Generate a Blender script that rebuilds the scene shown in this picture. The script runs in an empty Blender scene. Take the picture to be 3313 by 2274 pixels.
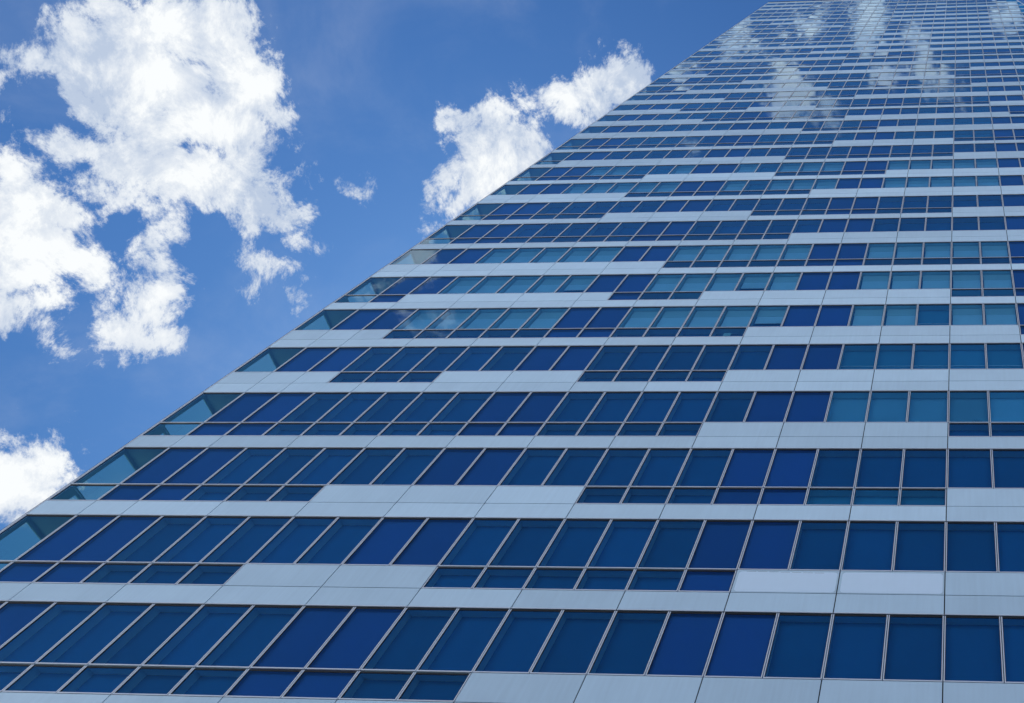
import bpy, math, random
from mathutils import Vector, Matrix
C = bpy.context.scene.collection
rnd = random.Random(11)

# ------------------------------------------------------------------ layout
W, Hh = 3313.0, 2274.0
MOD = 1.5
FPX = 2600.0
F_PX, F_PY = 2949.47, 1153.38
PITCH, YAW, ROLL = 148.7475, 6.8643, 5.5847
X0, DIST, Z0, FH0 = 0.33186, 11.35602, 9.90875, 2.41301
CAMZ = 1.6
FH = FH0 * MOD
def zh(h): return CAMZ + (Z0 * MOD) + h * FH          # height of level h (h = floor index of a window head)
SILL, JOINT = 0.574, 0.81                               # fractions of a storey below the head
LEFT = -20.2                                            # left corner of the facade, in modules
RIGHT = 9
TOPH = 34.42
FLOORS = list(range(-2, 35))
def rake(h): return min(float(RIGHT), 6.03 + (32.57 - h) * 0.347)   # right hand edge leans in towards the roof

camR = (Matrix.Rotation(math.radians(YAW), 3, 'Z') @ Matrix.Rotation(math.radians(PITCH), 3, 'X') @ Matrix.Rotation(math.radians(ROLL), 3, 'Z'))
camP = Vector((X0 * MOD, -DIST * MOD, CAMZ))
def project(p):
    l = camR.transposed() @ (Vector(p) - camP)
    if l.z > -0.01: return None
    return (F_PX + FPX * l.x / -l.z, F_PY - FPX * l.y / -l.z)
def direction(x, y):                                    # world direction that the photograph shows at a pixel
    return (camR @ Vector(((x - F_PX) / FPX, -(y - F_PY) / FPX, -1))).normalized()

# ------------------------------------------------------------------ materials
def node(nt, t, **kw):
    n = nt.nodes.new(t)
    for k, v in kw.items(): setattr(n, k, v)
    return n
def setv(n, **kw):
    for k, v in kw.items(): n.inputs[k.replace('_', ' ')].default_value = v
def mat(name): 
    m = bpy.data.materials.new(name); m.use_nodes = True; m.node_tree.nodes.clear(); return m, m.node_tree
def plain(name, col, rough=0.5, metal=0.0, var=0.0, scale=2.0, spec=0.5, stain=0.0, bump=0.0):
    m, nt = mat(name); L = nt.links
    o = node(nt, 'ShaderNodeOutputMaterial'); b = node(nt, 'ShaderNodeBsdfPrincipled')
    b.inputs['Base Color'].default_value = (*col, 1); b.inputs['Roughness'].default_value = rough
    b.inputs['Metallic'].default_value = metal; b.inputs['Specular IOR Level'].default_value = spec
    if var or stain:
        tc = node(nt, 'ShaderNodeTexCoord'); ge = node(nt, 'ShaderNodeNewGeometry')
        n1 = node(nt, 'ShaderNodeTexNoise'); n1.inputs['Scale'].default_value = scale; n1.inputs['Detail'].default_value = 6
        L.new(ge.outputs['Position'], n1.inputs['Vector'])
        mp = node(nt, 'ShaderNodeMapping'); mp.inputs['Scale'].default_value = (9, 9, 0.7)
        L.new(ge.outputs['Position'], mp.inputs['Vector'])
        n2 = node(nt, 'ShaderNodeTexNoise'); n2.inputs['Scale'].default_value = 1.0; n2.inputs['Detail'].default_value = 5
        L.new(mp.outputs[0], n2.inputs['Vector'])
        oi = node(nt, 'ShaderNodeAttribute', attribute_name='tone', attribute_type='GEOMETRY')
        a = node(nt, 'ShaderNodeMath', operation='MULTIPLY_ADD'); a.inputs[1].default_value = var * 2; a.inputs[2].default_value = 1 - var
        L.new(n1.outputs['Fac'], a.inputs[0])
        c = node(nt, 'ShaderNodeMath', operation='MULTIPLY_ADD'); c.inputs[1].default_value = stain * 2; c.inputs[2].default_value = -stain
        L.new(n2.outputs['Fac'], c.inputs[0])
        s = node(nt, 'ShaderNodeMath', operation='ADD'); L.new(a.outputs[0], s.inputs[0]); L.new(c.outputs[0], s.inputs[1])
        s2 = node(nt, 'ShaderNodeMath', operation='ADD'); L.new(s.outputs[0], s2.inputs[0]); L.new(oi.outputs['Fac'], s2.inputs[1])
        v = node(nt, 'ShaderNodeVectorMath', operation='SCALE'); v.inputs[0].default_value = col; L.new(s2.outputs[0], v.inputs['Scale'])
        L.new(v.outputs[0], b.inputs['Base Color'])
        r = node(nt, 'ShaderNodeMath', operation='MULTIPLY_ADD'); r.inputs[1].default_value = 0.08; r.inputs[2].default_value = rough - 0.04
        L.new(n1.outputs['Fac'], r.inputs[0]); L.new(r.outputs[0], b.inputs['Roughness'])
    L.new(b.outputs[0], o.inputs[0]); return m
def glass(name, tint, ior=1.6, gloss=(0.84, 1.0, 1.0), boost=2.1):
    m, nt = mat(name); L = nt.links
    o = node(nt, 'ShaderNodeOutputMaterial'); mx = node(nt, 'ShaderNodeMixShader')
    t = node(nt, 'ShaderNodeBsdfTransparent'); t.inputs[0].default_value = (*tint, 1)
    g = node(nt, 'ShaderNodeBsdfGlossy'); g.inputs['Roughness'].default_value = 0.0; g.inputs['Color'].default_value = (*gloss, 1)
    fr = node(nt, 'ShaderNodeFresnel'); fr.inputs['IOR'].default_value = ior
    # rolled sheets are never dead flat: a long soft ripple
    ge = node(nt, 'ShaderNodeNewGeometry'); nz = node(nt, 'ShaderNodeTexNoise'); nz.inputs['Scale'].default_value = 0.9; nz.inputs['Detail'].default_value = 1
    L.new(ge.outputs['Position'], nz.inputs['Vector'])
    bp = node(nt, 'ShaderNodeBump'); bp.inputs['Strength'].default_value = 0.08; bp.inputs['Distance'].default_value = 0.02
    L.new(nz.outputs['Fac'], bp.inputs['Height']); L.new(bp.outputs[0], g.inputs['Normal'])
    mu = node(nt, 'ShaderNodeMath', operation='MULTIPLY', use_clamp=True); mu.inputs[1].default_value = boost
    L.new(fr.outputs[0], mu.inputs[0]); L.new(mu.outputs[0], mx.inputs[0]); L.new(t.outputs[0], mx.inputs[1]); L.new(g.outputs[0], mx.inputs[2]); L.new(mx.outputs[0], o.inputs[0])
    return m
M = {}
M['panel'] = plain('pale_enamelled_panel', (0.58, 0.76, 0.89), 0.24, 0.0, 0.07, 0.8, 1.0, 0.07)
M['patch'] = plain('repainted_panel_face', (0.66, 0.82, 0.97), 0.4, 0.0, 0.02, 3.0, 0.4, 0.02)
M['alu'] = plain('anodised_aluminium_frame', (0.66, 0.71, 0.78), 0.34, 0.15, 0.04, 4.0)
M['gasket'] = plain('black_rubber_gasket', (0.008, 0.009, 0.012), 0.7)
M['body'] = plain('dark_inner_wall', (0.010, 0.012, 0.016), 0.8)
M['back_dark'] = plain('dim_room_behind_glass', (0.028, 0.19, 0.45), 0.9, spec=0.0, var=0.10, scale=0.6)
M['jamb'] = plain('box_window_jamb', (0.62, 0.86, 0.95), 0.8, spec=0.1)
M['back_blue'] = plain('blue_backed_spandrel', (0.065, 0.17, 0.50), 0.8, spec=0.0, var=0.04, scale=0.5)
M['blind'] = plain('lowered_fabric_blind', (0.64, 0.80, 0.96), 0.9, spec=0.0, var=0.06, scale=1.2)
M['blind_head'] = plain('blind_soffit_shade', (0.50, 0.66, 0.76), 0.8, spec=0.0)  # soffit shade painted as a darker strip over the blind's top
M['mid'] = plain('painted_half_light_back', (0.09, 0.38, 0.62), 0.9, spec=0.0, var=0.10, scale=0.6)  # back panels: how lit the room looks is put into their colour
M['bright'] = plain('painted_bright_back', (0.26, 0.54, 0.76), 0.9, spec=0.0, var=0.10, scale=0.6)
M['paper'] = plain('pale_paper_object', (0.5, 0.75, 0.8), 0.8)
M['room'] = plain('corner_room_plaster', (0.16, 0.32, 0.38), 0.8, spec=0.1)
M['glass'] = glass('tinted_window_glass', (0.47, 0.77, 0.90))
M['glass_side'] = glass('tinted_side_glass', (1.0, 0.98, 0.74))
M['ground'] = plain('stone_paving', (0.42, 0.42, 0.41), 0.8, var=0.12, scale=0.7)
ORDER = list(M)
IDX = {k: i for i, k in enumerate(ORDER)}

# ------------------------------------------------------------------ mesh buffers
class Buf:
    def __init__(s): s.v = []; s.f = []; s.m = []; s.t = []
    def box(s, x0, x1, y0, y1, z0, z1, m, tone=0.0):
        b = len(s.v)
        s.v += [(x0,y0,z0),(x1,y0,z0),(x1,y1,z0),(x0,y1,z0),(x0,y0,z1),(x1,y0,z1),(x1,y1,z1),(x0,y1,z1)]
        s.f += [(b,b+3,b+2,b+1),(b+4,b+5,b+6,b+7),(b,b+1,b+5,b+4),(b+1,b+2,b+6,b+5),(b+2,b+3,b+7,b+6),(b+3,b,b+4,b+7)]
        s.m += [m]*6; s.t += [tone]*6
    def quad(s, a, b_, c, d, m, tone=0.0):
        b = len(s.v); s.v += [a,b_,c,d]; s.f.append((b,b+1,b+2,b+3)); s.m.append(m); s.t.append(tone)
    def prism(s, pts, y0, y1, m, tone=0.0):               # polygon in x,z extruded along y
        b = len(s.v); n = len(pts)
        s.v += [(x,y0,z) for x,z in pts] + [(x,y1,z) for x,z in pts]
        s.f.append(tuple(range(b,b+n))); s.f.append(tuple(range(b+2*n-1,b+n-1,-1)))
        for i in range(n): j=(i+1)%n; s.f.append((b+i,b+n+i,b+n+j,b+j))
        s.m += [m]*(n+2); s.t += [tone]*(n+2)
    def add(s, o, mtx):
        b = len(s.v); s.v += [tuple(mtx @ Vector(v)) for v in o.v]; s.f += [tuple(i+b for i in f) for f in o.f]; s.m += o.m; s.t += o.t
    def mesh(s, name):
        me = bpy.data.meshes.new(name); me.from_pydata(s.v, [], s.f)
        used = sorted(set(s.m), key=ORDER.index)
        for k in used: me.materials.append(M[k])
        ix = {k: i for i, k in enumerate(used)}
        me.polygons.foreach_set('material_index', [ix[k] for k in s.m])
        at = me.attributes.new('tone', 'FLOAT', 'FACE'); at.data.foreach_set('value', s.t)
        me.update(); return me
def obj(name, me, parent=None, mtx=None, kind=None, label=None):
    o = bpy.data.objects.new(name, me); C.objects.link(o)
    if parent is not None: o.parent = parent
    if mtx is not None: o.matrix_local = mtx
    if kind: o['kind'] = kind
    if label: o['label'] = label
    return o

# ------------------------------------------------------------------ facade unit builders (local origin: lower left corner of the cell, y=0 the facade face)
G = 0.012     # half of the joint between neighbours
FW = 0.029    # frame bar
def frame_buf(w, h):
    b = Buf(); x0, x1, z0, z1 = G, w-G, 0.012, h-0.022
    y0, y1 = 0.004, 0.045
    b.box(x0, x0+FW, y0, y1, z0, z1, 'alu'); b.box(x1-FW, x1, y0, y1, z0, z1, 'alu')
    b.box(x0+FW, x1-FW, y0+.001, y1, z0, z0+FW*1.15, 'alu'); b.box(x0+FW, x1-FW, y0+.010, y1, z1-.045, z1, 'gasket')
    gk = 0.014  # side gaskets drawn wide: their black adds painted shade beside the bars
    b.box(x0+FW, x0+FW+gk, y0+.008, y1, z0+FW*1.15, z1-.045, 'gasket'); b.box(x1-FW-gk, x1-FW, y0+.008, y1, z0+FW*1.15, z1-.045, 'gasket')
    return b
def pane_buf(w, h, m='glass'):
    b = Buf(); y = 0.022
    x0, x1, z0, z1 = G+FW+.004, w-G-FW-.004, 0.012+FW*1.15-.004, h-0.04
    b.quad((x0,y,z0),(x1,y,z0),(x1,y,z1),(x0,y,z1), m); return b
def reveal_buf(w, h, typ, tone=0.0):
    """box behind the glass: jambs, soffit, sill and what closes it"""
    b = Buf(); d = 0.30 if typ != 'B' else 0.10
    x0, x1, z0, z1 = G+.004, w-G-.004, 0.016, h-0.026; ya = 0.046; yb = ya + d
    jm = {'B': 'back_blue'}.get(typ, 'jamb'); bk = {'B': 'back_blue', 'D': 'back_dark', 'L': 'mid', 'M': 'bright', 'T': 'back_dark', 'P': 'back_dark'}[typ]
    b.quad((x0,ya,z0),(x0,yb,z0),(x0,yb,z1),(x0,ya,z1), jm); b.quad((x1,ya,z0),(x1,ya,z1),(x1,yb,z1),(x1,yb,z0), jm)
    b.quad((x0,ya,z1),(x0,yb,z1),(x1,yb,z1),(x1,ya,z1), jm); b.quad((x0,ya,z0),(x1,ya,z0),(x1,yb,z0),(x0,yb,z0), jm)
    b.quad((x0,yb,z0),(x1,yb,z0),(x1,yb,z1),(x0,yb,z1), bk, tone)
    if typ == 'L':                                        # pale rail across the room behind
        b.box(x0+.02, x1-.02, yb-.03, yb-.005, z0+h*.36, z0+h*.38, 'blind')
    return b
def blind_buf(w, h, typ):
    b = Buf(); x0, x1 = G+.06, w-G-.045; z1 = h-.05; z0 = 0.03 if typ == 'T' else h*.36
    b.box(x0+.04, x1, 0.235, 0.245, z0, z1-.1, 'blind'); b.box(x0+.02, x1, 0.225, 0.2345, z1-h*.30, z1, 'blind_head')
    return b
def panel_buf(w, h, tone, lip):
    b = Buf(); b.box(G+.004, w-G-.004, 0.0, 0.03, 0.011, h-0.011, 'panel', tone); b.box(0, w, 0.031, 0.036, 0, h, 'gasket')
    if lip: b.box(G, w-G, -0.010, -0.0005, 0.004, 0.030, 'alu')
    return b
cache = {}
def cached(key, fn):
    if key not in cache: 
        b = fn(); cache[key] = (b, b.mesh('_'.join(str(k) for k in key)))
    return cache[key]

# ------------------------------------------------------------------ what stands where
# runs of pale panels just below the windows of each storey (everything else there is glass), in modules
A = -99; Z = 99
WHITE = {0:[(-8,Z)], 1:[(-14,-10),(-4,Z)], 2:[(-14,-8),(0,Z)], 3:[(-6,0)], 4:[(A,-17),(-14,-10),(-6,Z)], 5:[(A,-17),(-6,2)],
 6:[(-18,-11),(-8,0)], 7:[(A,-10)], 8:[(-6,Z)], 9:[(-14,-8),(0,Z)], 10:[(A,-14),(-6,Z)], 11:[(-14,-8),(-3,Z)], 12:[(-19,-8),(0,Z)],
 13:[(-6,0)], 14:[(A,-8),(-4,Z)], 15:[(A,-14),(-6,3)], 16:[(A,-16),(-12,-8),(2,Z)], 17:[(A,-14),(-6,Z)], 18:[(-17,-8),(1,Z)],
 19:[(-14,-10),(-5,0)], 20:[(A,-17),(-11,-3),(1,Z)], 21:[(-8,Z)], 22:[(-18,-8)], 23:[(-11,Z)], 24:[(A,Z)], 25:[(-8,3)], 26:[(-6,Z)],
 27:[(-4,Z)], 28:[(-14,-10),(-4,Z)], 29:[(-17,-12),(-6,Z)], 30:[(A,-14),(-6,3)], 31:[(-6,-1)], 32:[(-2,Z)], 33:[(A,-15),(-6,-1)], 34:[(A,-15)],
 -1:[(-12,-4)], -2:[(A,-10),(-2,Z)]}
def is_white(k, c): return any(a <= c < b for a, b in WHITE.get(k, []))
def wtype(k, c):
    if c < -19: return 'C'
    if (c + 5) % 7 in (0, 1): return 'B'
    if k in (5, 6, 7):
        if (k, c) in ((5,-6),(6,-7),(6,-13)): return 'P'
        if (k, c) == (5,-1): return 'L'
        return 'T'
    if k in (10, 11):
        if (k, c) in ((11,-15),(11,-14),(11,-9),(10,-9)): return 'L'
        return 'T'
    if k == 3 and c >= -3: return 'M'
    if k == 4 and c >= -3: return 'L'
    if k >= 13: return 'L' if rnd.random() < 0.7 else 'D'  # paler painted backs up high stand in for reflected sky
    return 'D'
cols = [LEFT, -19] + list(range(-18, RIGHT + 1))
joints = [LEFT, -19] + list(range(-18, RIGHT + 1, 2)) + [RIGHT]

def visible_area(x0, x1, z0, z1):
    ps = [project((x, 0, z)) for x, z in ((x0,z0),(x1,z0),(x1,z1),(x0,z1))]
    if any(p is None for p in ps): return 0
    ps = [(min(max(p[0],0),W), min(max(p[1],0),Hh)) for p in ps]
    return abs(sum(ps[i][0]*ps[(i+1)%4][1]-ps[(i+1)%4][0]*ps[i][1] for i in range(4)))/2

windows, transoms, panels, fillers = [], [], [], []
for k in FLOORS:
    top, sill, jt, bot = zh(k), zh(k-SILL), zh(k-JOINT), zh(k-1)
    lim = rake(k + 0.2)
    whole = [c for c in cols if c <= lim]
    for a, b in zip(whole[:-1], whole[1:]):
        x0, x1 = a*MOD, b*MOD
        t = wtype(k, a)
        windows.append((visible_area(x0,x1,sill,top), x0, x1, sill, top, t, k, a))
        if not is_white(k, a): transoms.append((visible_area(x0,x1,jt,sill), x0, x1, jt, sill, 'C' if t=='C' else ('B' if t=='B' else ('L' if (k==2 and a>=-4) or (k==6 and a > -10) else 'D')), k, a))
    def split(a0, b0, z0, z1, lip, base):
        js = sorted(set([a0, b0] + [j for j in joints if a0 < j < b0]))
        for a, b in zip(js[:-1], js[1:]):
            tone = base + rnd.uniform(-.055, .05)
            panels.append((visible_area(a*MOD,b*MOD,z0,z1), a*MOD, b*MOD, z0, z1, tone, lip, k, a))
    base = rnd.uniform(-.07, .04) + (0.10 if k in (6, 7, 10, 11) else 0)
    split(LEFT, whole[-1], bot, jt, True, base)
    for a0, b0 in WHITE.get(k, []):
        a0 = max(a0, LEFT); b0 = min(b0, whole[-1])
        if b0 > a0: split(a0, b0, jt, sill, False, base)
    fillers.append((k, whole[-1]))

tower = bpy.data.objects.new('office_tower', None); C.objects.link(tower)
tower.location = (0, 0, 0)
tower['label'] = 'tall office tower clad in blue glass windows and pale blue-grey panels'
tower['category'] = 'building'

def tilt(): return Matrix.Rotation(rnd.gauss(0, .0028), 4, 'X') @ Matrix.Rotation(rnd.gauss(0, .0042), 4, 'Z')
LABEL = {'B': 'plain saturated blue window', 'T': 'window with pale teal blind lowered', 'P': 'window with teal blind lowered part way', 'L': 'window with half lit room painted behind', 'M': 'window with bright room painted behind', 'C': 'corner window showing the sky through its side pane'}
ROOM = 1.75
def corner_extra(w, h):
    """return pane of the glass corner and its side frame (local)"""
    ya, yb, zt = (0.20, 1.50, h-.14) if h > 1.2 else (0.40, 1.50, h-.10)
    f = Buf(); f.box(0.0, 0.06, 0.10, ya, 0.012, h-.02, 'room'); f.box(0.0, 0.06, yb, ROOM, 0.012, h-.02, 'room')
    f.box(0.0, 0.06, ya, yb, 0.012, 0.06, 'room'); f.box(0.0, 0.06, ya, yb, zt, h-.02, 'room')
    p = Buf(); p.quad((0.025,ya,.06),(0.025,yb,.06),(0.025,yb,zt),(0.025,ya,zt), 'glass_side')
    return f, p

def build_cells(cells, name, rest_name):
    order = sorted(cells, key=lambda c: -c[0]); big, rest = order[:100], order[100:]
    for (ar, x0, x1, z0, z1, t, k, c) in big:
        w, h = round(x1-x0, 4), round(z1-z0, 4); T = Matrix.Translation((x0, 0, z0))
        fb, fm = cached(('frame', w, h), lambda: frame_buf(w, h))
        wobj = obj(name, fm, tower, T, label=LABEL.get(t))
        mid = Matrix.Translation((w/2, .022, h/2)); imid = Matrix.Translation((-w/2, -.022, -h/2))
        obj('pane', cached(('pane', w, h), lambda: pane_buf(w, h))[1], wobj, mid @ tilt() @ imid)
        if t == 'C':
            f, p = corner_extra(w, h)
            obj('side_frame', cached(('side_frame', w, h), lambda: f)[1], wobj, Matrix())
            obj('side_pane', cached(('side_pane', w, h), lambda: p)[1], wobj, Matrix())
        else:
            tn = rnd.randint(-2, 2)
            obj('window_box', cached(('window_box', w, h, t, tn), lambda: reveal_buf(w, h, t, tn*.06))[1], wobj, Matrix())
            if name == 'transom_window' and (k, c) == (5, -7):
                q = Buf(); q.box(w*.30, w*.52, .20, .21, h*.35, h*.8, 'paper'); obj('notice_sheet', q.mesh('notice_sheet'), wobj, Matrix())
            if name == 'window' and (k, c) == (3, -1):    # bowl and a dark box on the inner sill
                q = Buf(); q.prism([(w*.12+.2*(1-math.cos(a_*.3142)), .06+.20*math.sin(a_*.3142)) for a_ in range(11)], .12, .24, 'paper'); obj('bowl', q.mesh('bowl'), wobj, Matrix())
                q = Buf(); q.box(w*.5, w-.06, .14, .30, .04, .24, 'back_dark'); obj('storage_box', q.mesh('storage_box'), wobj, Matrix())
            if name == 'window' and (k, c) == (3, 0):     # bare twigs of a pot plant
                q = Buf()
                for a_ in (-.9, -.5, -.15, .2, .6, 1.0):
                    bx, L_ = w*.72, .42; ex, ez = bx+L_*math.sin(a_)*.6, .05+L_*math.cos(a_)
                    q.prism([(bx-.007, .05), (bx+.007, .05), (ex+.003, ez), (ex-.003, ez)], .18+a_*.03, .19+a_*.03, 'gasket')
                obj('pot_plant', q.mesh('pot_plant'), wobj, Matrix())
            if t in 'TP': obj('blind', cached(('blind', w, h, t), lambda: blind_buf(w, h, t))[1], wobj, Matrix())
    R = {'frame': Buf(), 'pane': Buf(), 'window_box': Buf(), 'blind': Buf()}
    for (ar, x0, x1, z0, z1, t, k, c) in rest:
        w, h = round(x1-x0, 4), round(z1-z0, 4); T = Matrix.Translation((x0, 0, z0))
        R['frame'].add(frame_buf(w, h), T)
        mid = Matrix.Translation((w/2, .022, h/2)); imid = Matrix.Translation((-w/2, -.022, -h/2))
        R['pane'].add(pane_buf(w, h), T @ mid @ tilt() @ imid)
        if t == 'C':
            f, p = corner_extra(w, h); R['frame'].add(f, T); R['pane'].add(p, T)
        else:
            R['window_box'].add(reveal_buf(w, h, t, rnd.uniform(-.12, .16)), T)
            if t in 'TP': R['blind'].add(blind_buf(w, h, t), T)
    if rest:
        root = obj(name, R['frame'].mesh(rest_name), tower, kind='stuff')
        for key in ('pane', 'window_box', 'blind'):
            if R[key].v: obj(key, R[key].mesh(rest_name + '_' + key), root, kind='stuff')
build_cells(windows, 'window', 'upper_windows')
build_cells(transoms, 'transom_window', 'upper_transoms')

order = sorted(panels, key=lambda c: -c[0])
PB = Buf()
for i, (ar, x0, x1, z0, z1, tone, lip, k, a) in enumerate(order):
    w, h = x1-x0, z1-z0; T = Matrix.Translation((x0, 0, z0)); b = panel_buf(w, h, tone, lip)
    if i < 100:
        patched = (k == 1 and not lip and -4 <= a < 0)
        p = obj('spandrel_panel', b.mesh('spandrel_panel'), tower, T, label='spandrel panel with a paler repainted face' if patched else None)
        if patched:                                       # new sheet with rounded corners stuck on an old panel
            mx, mz, r = 0.085, 0.05, 0.11; pts = []
            L0, R0, B0, T0 = mx, w-mx*.7, mz*.4, h-mz
            for cx, cz, a0 in ((L0+r,B0+r,180),(R0-r,B0+r,270),(R0-r,T0-r,0),(L0+r,T0-r,90)):
                for s in range(6):
                    an = math.radians(a0 + s*18); pts.append((cx+r*math.cos(an), cz+r*math.sin(an)*.8))
            q = Buf(); q.prism(pts, -0.004, -0.0005, 'patch'); obj('patch_sheet', q.mesh('patch_sheet'), p, Matrix())
            q = Buf()
            for s in range(7):                            # hairline sealant creep along one edge
                xa = w*(.1+.11*s); q.box(xa, xa+w*.09, -0.0048, -0.0042, h-mz-.02-.006*s, h-mz-.014-.006*s, 'gasket')
            if a == -4: obj('hairline_crack', q.mesh('hairline_crack'), p, Matrix())
    else: PB.add(b, T)
obj('spandrel_panel', PB.mesh('upper_spandrels'), tower, kind='stuff')

# leaning right hand edge: filler pieces, capped by a raked trim
for k, a in fillers:
    q = Buf(); zt, zb = zh(k), zh(k-1); xa = a*MOD + .01
    if rake(k)*MOD - xa < .05 and rake(k-1)*MOD - xa < .05: continue
    q.prism([(xa, zb+.01), (rake(k-1)*MOD, zb+.01), (max(rake(k)*MOD, xa+.01), zt-.01), (xa, zt-.01)], 0.02, 0.06, 'back_dark')
    zj = zh(k-JOINT); q.prism([(xa, zb+.01), (rake(k-1)*MOD-.02, zb+.01), (rake(k-JOINT)*MOD-.02, zj), (xa, zj)], 0.0, 0.019, 'panel')
    obj('edge_panel', q.mesh('edge_panel'), tower)
q = Buf(); hs = [-3] + [h for h in (24.0, TOPH)]
pts = [(rake(h)*MOD, zh(h)) for h in hs]
q.prism(pts + [(x+.14, z) for x, z in reversed(pts)], -0.03, 0.12, 'alu')
obj('edge_trim', q.mesh('edge_trim'), tower)

# body of the tower behind the skin
q = Buf(); zb, zt = zh(-3), zh(TOPH) - .3
q.prism([(-19*MOD, 0.5), (rake(-3)*MOD, 0.5), (rake(24)*MOD, zh(24)), (rake(TOPH)*MOD, zt), (-19*MOD, zt)], 0.44, 30, 'body')
obj('wall', q.mesh('tower_body'), tower)
q = Buf(); q.box(LEFT*MOD+.01, -19*MOD-.001, ROOM+.002, 30, 0.5, zt, 'room'); obj('wall', q.mesh('corner_body'), tower, label='teal grey inner wall of the glass corner')
# slabs of the corner rooms
for k in FLOORS + [35]:
    lo = zh(k-1) + .012 if k > FLOORS[0] else 0.5
    # solid band between the head of the storey below and the sill here
    hi = (zh(k-SILL) if is_white(k, LEFT) else zh(k-JOINT)) - .004 if k < 35 else zt
    q = Buf(); q.box(LEFT*MOD+.012, -19*MOD-.004, 0.035, ROOM, lo-.03, hi, 'room'); obj('floor_slab', q.mesh('floor_slab'), tower)
    q = Buf(); q.box(LEFT*MOD-.02, LEFT*MOD+.01, 0.11, 30, lo-.03, hi, 'panel'); obj('side_panel', q.mesh('side_panel'), tower)
q = Buf(); q.box(-19*MOD-.003, -19*MOD+.0, 0.08, 0.5, zb, zt, 'room'); obj('party_wall', q.mesh('party_wall'), tower)
# side face glazing behind the corner rooms
q = Buf()
for k in FLOORS:
    z0, z1 = zh(k-(SILL if is_white(k, LEFT) else JOINT)), zh(k)
    y = ROOM + .02
    while y < 29.5:
        q.box(LEFT*MOD-.012, LEFT*MOD+.008, y+.05, min(y+1.5, 30)-.01, z0+.03, z1-.03, 'back_dark'); q.box(LEFT*MOD-.03, LEFT*MOD+.006, y-.01, y+.04, z0, z1, 'alu'); y += 1.5
obj('side_glazing', q.mesh('side_glazing'), tower, kind='stuff')
# corner post, parapet, lobby
q = Buf(); q.box(LEFT*MOD-.05, LEFT*MOD-.002, 0.0, 0.10, 0.0, zh(TOPH), 'alu'); q.box(LEFT*MOD-.08, LEFT*MOD-.0505, .005, 0.09, 0.0, zh(TOPH), 'gasket')
obj('corner_post', q.mesh('corner_post'), tower)
q = Buf(); q.box(LEFT*MOD, rake(TOPH)*MOD, 0.0, 0.30, zh(34)+.02, zh(34.2), 'panel'); q.box(LEFT*MOD, rake(TOPH)*MOD, -0.02, 0.32, zh(34.21), zh(34.26), 'alu')
q.box(LEFT*MOD, rake(TOPH)*MOD, 0.01, 0.30, zh(34.265), zh(TOPH), 'panel'); q.box(LEFT*MOD-.08, rake(TOPH)*MOD+.1, -.05, 0.40, zh(TOPH)+.002, zh(TOPH)+.09, 'gasket')
obj('parapet', q.mesh('parapet'), tower)
q = Buf(); q.box(LEFT*MOD, RIGHT*MOD, 0.25, 0.43, 0.35, zh(-3)-.02, 'body'); q.box(LEFT*MOD-.05, RIGHT*MOD+.05, 0.0, 30.1, 0.0, 0.34, 'panel')
q.box(LEFT*MOD, RIGHT*MOD, 0.0, 0.6, zh(-3)-.45, zh(-3)-.01, 'panel')
obj('lobby_wall', q.mesh('lobby_wall'), tower)
for j in range(-20, RIGHT+1, 4):
    q = Buf(); q.box(j*MOD-.25, j*MOD+.25, 0.02, 0.24, 0.345, zh(-3)-.455, 'alu'); obj('column', q.mesh('column'), tower)

g = Buf(); g.quad((-3000,-3000,0),(3000,-3000,0),(3000,3000,0),(-3000,3000,0),'ground')
obj('ground', g.mesh('ground'), kind='structure')

# ------------------------------------------------------------------ sky, clouds, sun
SUN_EL, SUN_AZ = 44.0, 36.0       # azimuth measured from +Y (behind the tower) towards -X
world = bpy.data.worlds.new('World'); bpy.context.scene.world = world; world.use_nodes = True
nt = world.node_tree; nt.nodes.clear(); L = nt.links
out = node(nt, 'ShaderNodeOutputWorld'); bg = node(nt, 'ShaderNodeBackground'); L.new(bg.outputs[0], out.inputs[0])
sky = node(nt, 'ShaderNodeTexSky', sky_type='NISHITA'); sky.sun_disc = False
sky.sun_elevation = math.radians(SUN_EL); sky.sun_rotation = math.radians(-SUN_AZ)
sky.air_density = 1.0; sky.dust_density = 0.5; sky.ozone_density = 3.0; sky.altitude = 0
STR = 0.10
bg.inputs['Strength'].default_value = STR
tc = node(nt, 'ShaderNodeTexCoord'); vec = node(nt, 'ShaderNodeVectorMath', operation='NORMALIZE'); L.new(tc.outputs['Generated'], vec.inputs[0])
D = vec.outputs[0]
def math_(op, a, b=None, c=None, clamp=False):
    n = node(nt, 'ShaderNodeMath', operation=op, use_clamp=clamp)
    for i, s in enumerate((a, b, c)):
        if s is None: continue
        if isinstance(s, (int, float)): n.inputs[i].default_value = s
        else: L.new(s, n.inputs[i])
    return n.outputs[0]
blobs = []
def crop(ox, oy, s, lst, mirror=False, w=1.0, grow=1.0):
    for t in lst:
        x, y, r = t[:3]; ww = t[3] if len(t) > 3 else w
        px, py, pr = ox + x/s, oy + y/s, r/s*grow
        d = direction(px, py); e = [ (direction(px+dx, py+dy)-d).length for dx, dy in ((pr,0),(0,pr)) ]
        rr = math.sqrt(e[0]*e[1])
        if mirror: d = Vector((d.x, -d.y, d.z))
        blobs.append((d, rr, ww))
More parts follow.
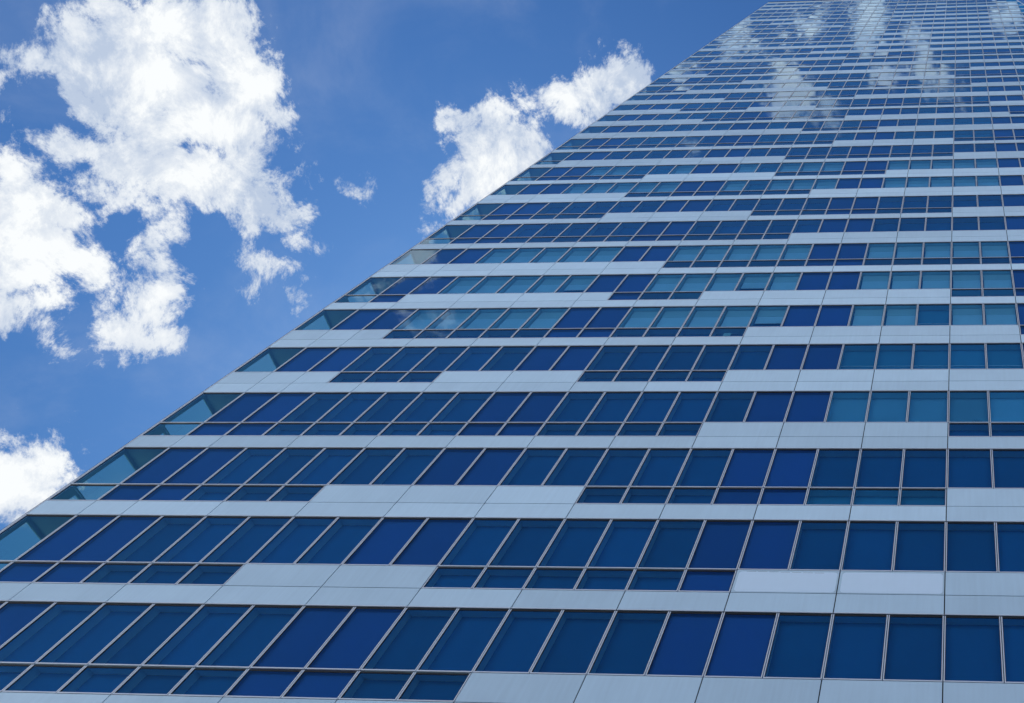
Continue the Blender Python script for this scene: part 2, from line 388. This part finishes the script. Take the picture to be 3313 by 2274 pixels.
# the big cumulus, its ragged skirt and the cloud left of it
crop(0, 0, 1.329, [(560,150,150),(760,130,170),(930,150,150),(1020,300,150),(1080,400,130),(700,330,190),(480,290,160),(370,180,110),(350,330,90),
 (880,500,180),(620,520,170),(1030,560,120),(1200,510,80),(450,580,90),(500,680,150),(340,650,90),(700,720,150),(880,760,160),(1020,800,140),
 (1160,860,120),(1240,930,80),(1250,1020,50),(560,830,80),(420,800,90),(750,950,60),(960,880,70),(270,610,60),(170,240,70),(80,270,60),(270,110,55),
 (450,60,80),(1050,100,70),(300,390,70),(390,460,110),(350,270,110),(1180,620,60),(700,860,90),(1120,900,110),(1200,820,90),(1080,720,120),(1160,640,60),(480,860,75)], grow=1.06)
crop(0, 0, 1.329, [(1290,770,60),(1260,670,35,.6),(1110,1140,34),(1200,1130,34),(1265,1160,26),(1250,1270,16,.8),(1045,1260,26,.9),(990,1230,22,.9),
 (1380,1045,42,.7),(1545,830,80,.75),(1575,780,55,.75),(1510,840,40,.75),(640,1030,36),(620,1110,46),(480,1170,45,.8),(430,1000,50,.5),(620,1280,75),(690,1240,50),
 (660,1340,55),(700,1440,55),(500,1410,60),(470,1460,50,.8),(560,1390,36,.8),(1180,1200,30,.7),(330,1330,36,.5),(80,490,45,.5),(120,470,40,.5)])
crop(0, 0, 1.329, [(60,780,95),(150,760,80),(60,900,150),(200,870,110),(280,910,85),(60,1050,160),(210,1040,100),(320,1130,75),(100,1200,130),
 (190,1290,85),(60,1320,95),(190,1400,60),(20,1380,60),(200,1450,40),(390,1180,60)])
# cloud at the lower left edge
crop(0, 1200, 2.9, [(60,1000,220),(250,900,170),(400,850,170),(330,720,130),(460,820,120),(520,930,100),(250,1100,200),(400,1070,130),
 (100,1250,180),(0,1150,220),(280,1250,110),(760,910,80,.5),(60,700,80,.6)], grow=1.5)
# two clouds that the tower's edge cuts
crop(1200, 0, 1.994, [(760,780,150),(660,760,95),(850,760,85),(560,800,110),(480,850,80),(700,900,150),(840,940,120),(760,1020,140),(870,1050,120),
 (820,1130,90),(620,980,80),(470,780,55),(450,960,40),(950,850,80),(1030,780,40),(1045,700,30),(980,640,40),(975,590,30),(1045,840,42),
 (1090,960,60),(1120,920,40),(1050,1010,55),(1010,1030,60),(480,1110,65),(480,1180,65),(440,1220,45),(380,1290,55,.8),(700,1180,110),(780,1180,90),
 (640,1270,95),(720,1230,85),(590,1330,85),(520,1400,55,.8),(480,1450,65,.8),(400,1490,60,.7),(320,1500,50,.5),(40,1240,80,.6),(60,1300,70,.5)])
crop(1200, 0, 1.994, [(1690,410,70),(1760,450,80),(1820,460,60),(1600,480,115),(1680,520,140),(1500,540,130),(1400,490,70),(1380,600,130),(1300,640,120),
 (1215,640,55),(1140,590,32),(1135,640,30),(1250,700,85),(1340,740,110),(1450,680,140),(1570,600,140),(1420,770,100),(1350,820,65),(1270,870,60,.7),
 (1240,910,50,.6)], grow=1.12)
# clouds on the street side of the sky, seen only as reflections
crop(2613, 0, 3.32, [(780,40,80),(740,130,100),(700,220,130),(650,300,140),(600,390,120),(560,470,80,.8),(450,380,60,.6),(1200,460,90),(1230,560,75),(1200,640,90),
 (1260,710,80,.8),(1000,600,60,.7),(850,700,80,.7),(800,810,80,.8),(840,880,80,.9),(720,890,50,.6),(1450,790,90,.8),(1480,880,90,.8),(1560,960,70,.7),
 (1600,1060,80,.7),(1480,1080,60,.7),(830,980,60,.6),(250,1230,110,.7),(60,310,80),(150,110,60,.8),(90,230,60,.8),(220,40,50,.8),(2080,90,70),(2190,110,80),
 (2290,160,60),(2100,180,50,.8),(650,1310,70,.5),(200,1330,80,.6)], mirror=True, grow=1.35)
crop(2000, 0, 3.32, [(1280,340,70,.9),(1220,430,90),(1180,490,70),(1440,560,70,.8),(1300,560,60,.8),(1530,600,50,.7),(1820,830,95),(1800,910,95),(1820,1010,130,.9),
 (1780,1110,120,.7),(1500,1100,60,.5),(1900,1230,70,.6),(620,770,80,.8),(640,850,50,.7),(780,620,60,.7),(300,940,70,.5),(2100,1000,70,.7),(2250,1210,110,.8),
 (2260,1330,110,.6),(870,1500,90,.7),(760,1480,60,.5),(1780,450,60,.7),(2130,270,70,.9),(2100,340,60,.8),(2200,100,70,.8)], mirror=True, grow=1.35)
crop(900, 700, 3.32, [(1480,430,180),(1350,480,120),(1650,440,90,.8),(1000,760,110,.7),(1080,700,90,.7),(1350,700,110,.8),(1420,770,70,.6),(1550,1080,120,.8),
 (1700,1130,110,.8),(1560,240,70,.8),(1700,250,60,.7),(1300,740,70,.6)], mirror=True, grow=1.35)

# the outline is torn by bending the lookup direction with two scales of turbulence
# clouds drawn out a little less along the wind: the turbulence is denser in that direction
wind = Vector((-0.70, -0.35, -0.62)).normalized()
dt = node(nt, 'ShaderNodeVectorMath', operation='DOT_PRODUCT'); L.new(D, dt.inputs[0]); dt.inputs[1].default_value = wind
wv = node(nt, 'ShaderNodeVectorMath', operation='SCALE'); wv.inputs[0].default_value = wind * 0.45; L.new(dt.outputs['Value'], wv.inputs['Scale'])
wa = node(nt, 'ShaderNodeVectorMath', operation='ADD'); L.new(D, wa.inputs[0]); L.new(wv.outputs[0], wa.inputs[1])
DS = wa.outputs[0]
def warp2(scale, detail, amt):
    n = node(nt, 'ShaderNodeTexNoise'); n.inputs['Scale'].default_value = scale; n.inputs['Detail'].default_value = detail; n.inputs['Roughness'].default_value = 0.66
    L.new(DS, n.inputs['Vector'])
    c = node(nt, 'ShaderNodeVectorMath', operation='SUBTRACT'); L.new(n.outputs['Color'], c.inputs[0]); c.inputs[1].default_value = (0.5, 0.5, 0.5)
    k = node(nt, 'ShaderNodeVectorMath', operation='SCALE'); L.new(c.outputs[0], k.inputs[0]); k.inputs['Scale'].default_value = amt
    a = node(nt, 'ShaderNodeVectorMath', operation='ADD'); L.new(D, a.inputs[0]); L.new(k.outputs[0], a.inputs[1]); return a.outputs[0]
DW = warp2(16.0, 10, 0.05)
acc = None
FUZZ = 0.045
for d, r, w in blobs:
    n = node(nt, 'ShaderNodeVectorMath', operation='DISTANCE'); L.new(DW, n.inputs[0]); n.inputs[1].default_value = d
    v = math_('MULTIPLY_ADD', n.outputs['Value'], -1/FUZZ, r/FUZZ - (1-w)*0.6)     # distance inside the rim, thin patches sit lower
    acc = v if acc is None else math_('SMOOTH_MAX', acc, v, 0.15)
def noise(vecsock, scale, detail, rough, lac=2.0, dist=0.0):
    n = node(nt, 'ShaderNodeTexNoise'); n.inputs['Scale'].default_value = scale; n.inputs['Detail'].default_value = detail
    n.inputs['Roughness'].default_value = rough; n.inputs['Lacunarity'].default_value = lac; n.inputs['Distortion'].default_value = dist
    L.new(vecsock, n.inputs['Vector']); return n.outputs['Fac']
sund = Vector((-math.sin(math.radians(SUN_AZ))*math.cos(math.radians(SUN_EL)), math.cos(math.radians(SUN_AZ))*math.cos(math.radians(SUN_EL)), math.sin(math.radians(SUN_EL))))
off = node(nt, 'ShaderNodeVectorMath', operation='ADD'); L.new(DS, off.inputs[0]); off.inputs[1].default_value = sund * 0.02
base = math_('ADD', math_('MINIMUM', math_('MAXIMUM', acc, -0.9), 1.5), math_('MULTIPLY', math_('MAXIMUM', acc, 0.0), 0.5))
n1 = noise(DS, 15.0, 12, 0.70, 2.1, 0.25); n2 = noise(off.outputs[0], 15.0, 5, 0.66, 2.1, 0.25)
big = noise(D, 4.0, 2, 0.5)
# unseen low cloud bank added below the mirrored sky, to fill-light the shaded facade
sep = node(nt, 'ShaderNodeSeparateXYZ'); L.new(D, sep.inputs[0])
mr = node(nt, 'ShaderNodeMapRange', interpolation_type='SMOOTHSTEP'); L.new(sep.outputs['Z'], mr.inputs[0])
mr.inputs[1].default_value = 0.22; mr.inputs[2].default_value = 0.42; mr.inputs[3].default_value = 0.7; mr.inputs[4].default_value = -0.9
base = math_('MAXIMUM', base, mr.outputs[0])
wisp = math_('MULTIPLY_ADD', big, 0.4, -0.2)
dens = math_('ADD', math_('MULTIPLY_ADD', math_('SUBTRACT', n1, 0.5), 2.6, base), wisp)
al = node(nt, 'ShaderNodeMapRange', interpolation_type='SMOOTHSTEP'); L.new(dens, al.inputs[0])
al.inputs[1].default_value = -0.20; al.inputs[2].default_value = 0.22; al.inputs[3].default_value = 0; al.inputs[4].default_value = 1
def ramp(sock, a, b, c, d):
    n = node(nt, 'ShaderNodeMapRange', interpolation_type='SMOOTHSTEP'); L.new(sock, n.inputs[0])
    for i, v in enumerate((a, b, c, d)): n.inputs[i+1].default_value = v
    return n.outputs[0]
# the street side clouds are thinner up high, and a faint veil drifts over everything
thin = math_('MULTIPLY', ramp(sep.outputs['Y'], 0.0, -0.25, 0, 1), ramp(sep.outputs['Z'], 0.46, 0.6, 0, 0.72))
veil = math_('MULTIPLY', ramp(noise(D, 5.0, 7, 0.6, 2.0, 0.6), 0.45, 0.8, 0, 1), math_('MULTIPLY', ramp(sep.outputs['Y'], -0.05, 0.1, 0, 1), 0.14))
alpha = math_('MAXIMUM', math_('MULTIPLY', al.outputs[0], math_('SUBTRACT', 1.0, thin)), veil)
core = node(nt, 'ShaderNodeMapRange', interpolation_type='SMOOTHSTEP'); L.new(dens, core.inputs[0])
core.inputs[1].default_value = 0.0; core.inputs[2].default_value = 1.1; core.inputs[3].default_value = 0; core.inputs[4].default_value = 1
shade = math_('MULTIPLY_ADD', math_('SUBTRACT', n1, n2), 5.0, 0.5, clamp=True)
bl = math_('MULTIPLY_ADD', core.outputs[0], 0.7, math_('MULTIPLY', shade, 0.42))
greyn = noise(DS, 6.5, 3, 0.5, 2.0, 0.4)
bl = math_('ADD', bl, math_('MULTIPLY_ADD', greyn, 2.6, -1.2), clamp=True)
cr = node(nt, 'ShaderNodeMix', data_type='RGBA'); L.new(bl, cr.inputs['Factor'])
CS = 1.0 / STR
# clouds across from the sun coloured brighter, as added fill for the shaded facade
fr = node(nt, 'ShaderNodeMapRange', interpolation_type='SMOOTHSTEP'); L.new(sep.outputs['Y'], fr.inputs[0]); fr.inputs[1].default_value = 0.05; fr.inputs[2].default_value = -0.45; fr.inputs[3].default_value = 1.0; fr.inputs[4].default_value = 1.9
cr.inputs['A'].default_value = tuple(v*CS for v in (0.38, 0.45, 0.57)) + (1,); cr.inputs['B'].default_value = tuple(v*CS for v in (0.72, 0.74, 0.75)) + (1,)
tint = node(nt, 'ShaderNodeVectorMath', operation='MULTIPLY'); L.new(sky.outputs[0], tint.inputs[0]); tint.inputs[1].default_value = (0.31, 0.61, 0.93)
el = node(nt, 'ShaderNodeVectorMath', operation='SCALE'); L.new(tint.outputs[0], el.inputs[0]); L.new(ramp(sep.outputs['Z'], 0.2, 0.95, 0.56, 1.0), el.inputs['Scale'])
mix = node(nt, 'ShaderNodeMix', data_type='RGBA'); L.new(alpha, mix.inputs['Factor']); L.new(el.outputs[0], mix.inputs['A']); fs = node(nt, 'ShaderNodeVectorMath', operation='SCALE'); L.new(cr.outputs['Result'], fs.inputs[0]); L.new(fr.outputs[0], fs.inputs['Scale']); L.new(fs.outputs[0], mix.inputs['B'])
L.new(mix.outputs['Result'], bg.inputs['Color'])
world.cycles.sampling_method = 'MANUAL'; world.cycles.sample_map_resolution = 512

sl = bpy.data.lights.new('sun', 'SUN'); sl.energy = 4.0; sl.angle = math.radians(0.5); sl.color = (1.0, 0.95, 0.88)
so = bpy.data.objects.new('sun', sl); C.objects.link(so); so.rotation_euler = (-sund).to_track_quat('-Z', 'Y').to_euler()
so.location = (0, 0, 200)

# ------------------------------------------------------------------ camera
cd = bpy.data.cameras.new('camera'); cam = bpy.data.objects.new('camera', cd); C.objects.link(cam)
cd.sensor_fit = 'HORIZONTAL'; cd.sensor_width = 36; cd.lens = FPX / W * 36
cd.shift_x = (W/2 - F_PX) / W; cd.shift_y = (F_PY - Hh/2) / W
cd.clip_start = 0.1; cd.clip_end = 8000
cam.matrix_world = Matrix.Translation(camP) @ camR.to_4x4()
sc = bpy.context.scene; sc.camera = cam
sc.view_settings.view_transform = 'Standard'; sc.view_settings.look = 'None'; sc.view_settings.gamma = 1
sc.view_settings.exposure = 0.42
sc.cycles.max_bounces = 8; sc.cycles.transparent_max_bounces = 12; sc.cycles.use_denoising = True; sc.cycles.use_adaptive_sampling = True; sc.cycles.adaptive_threshold = 0.02
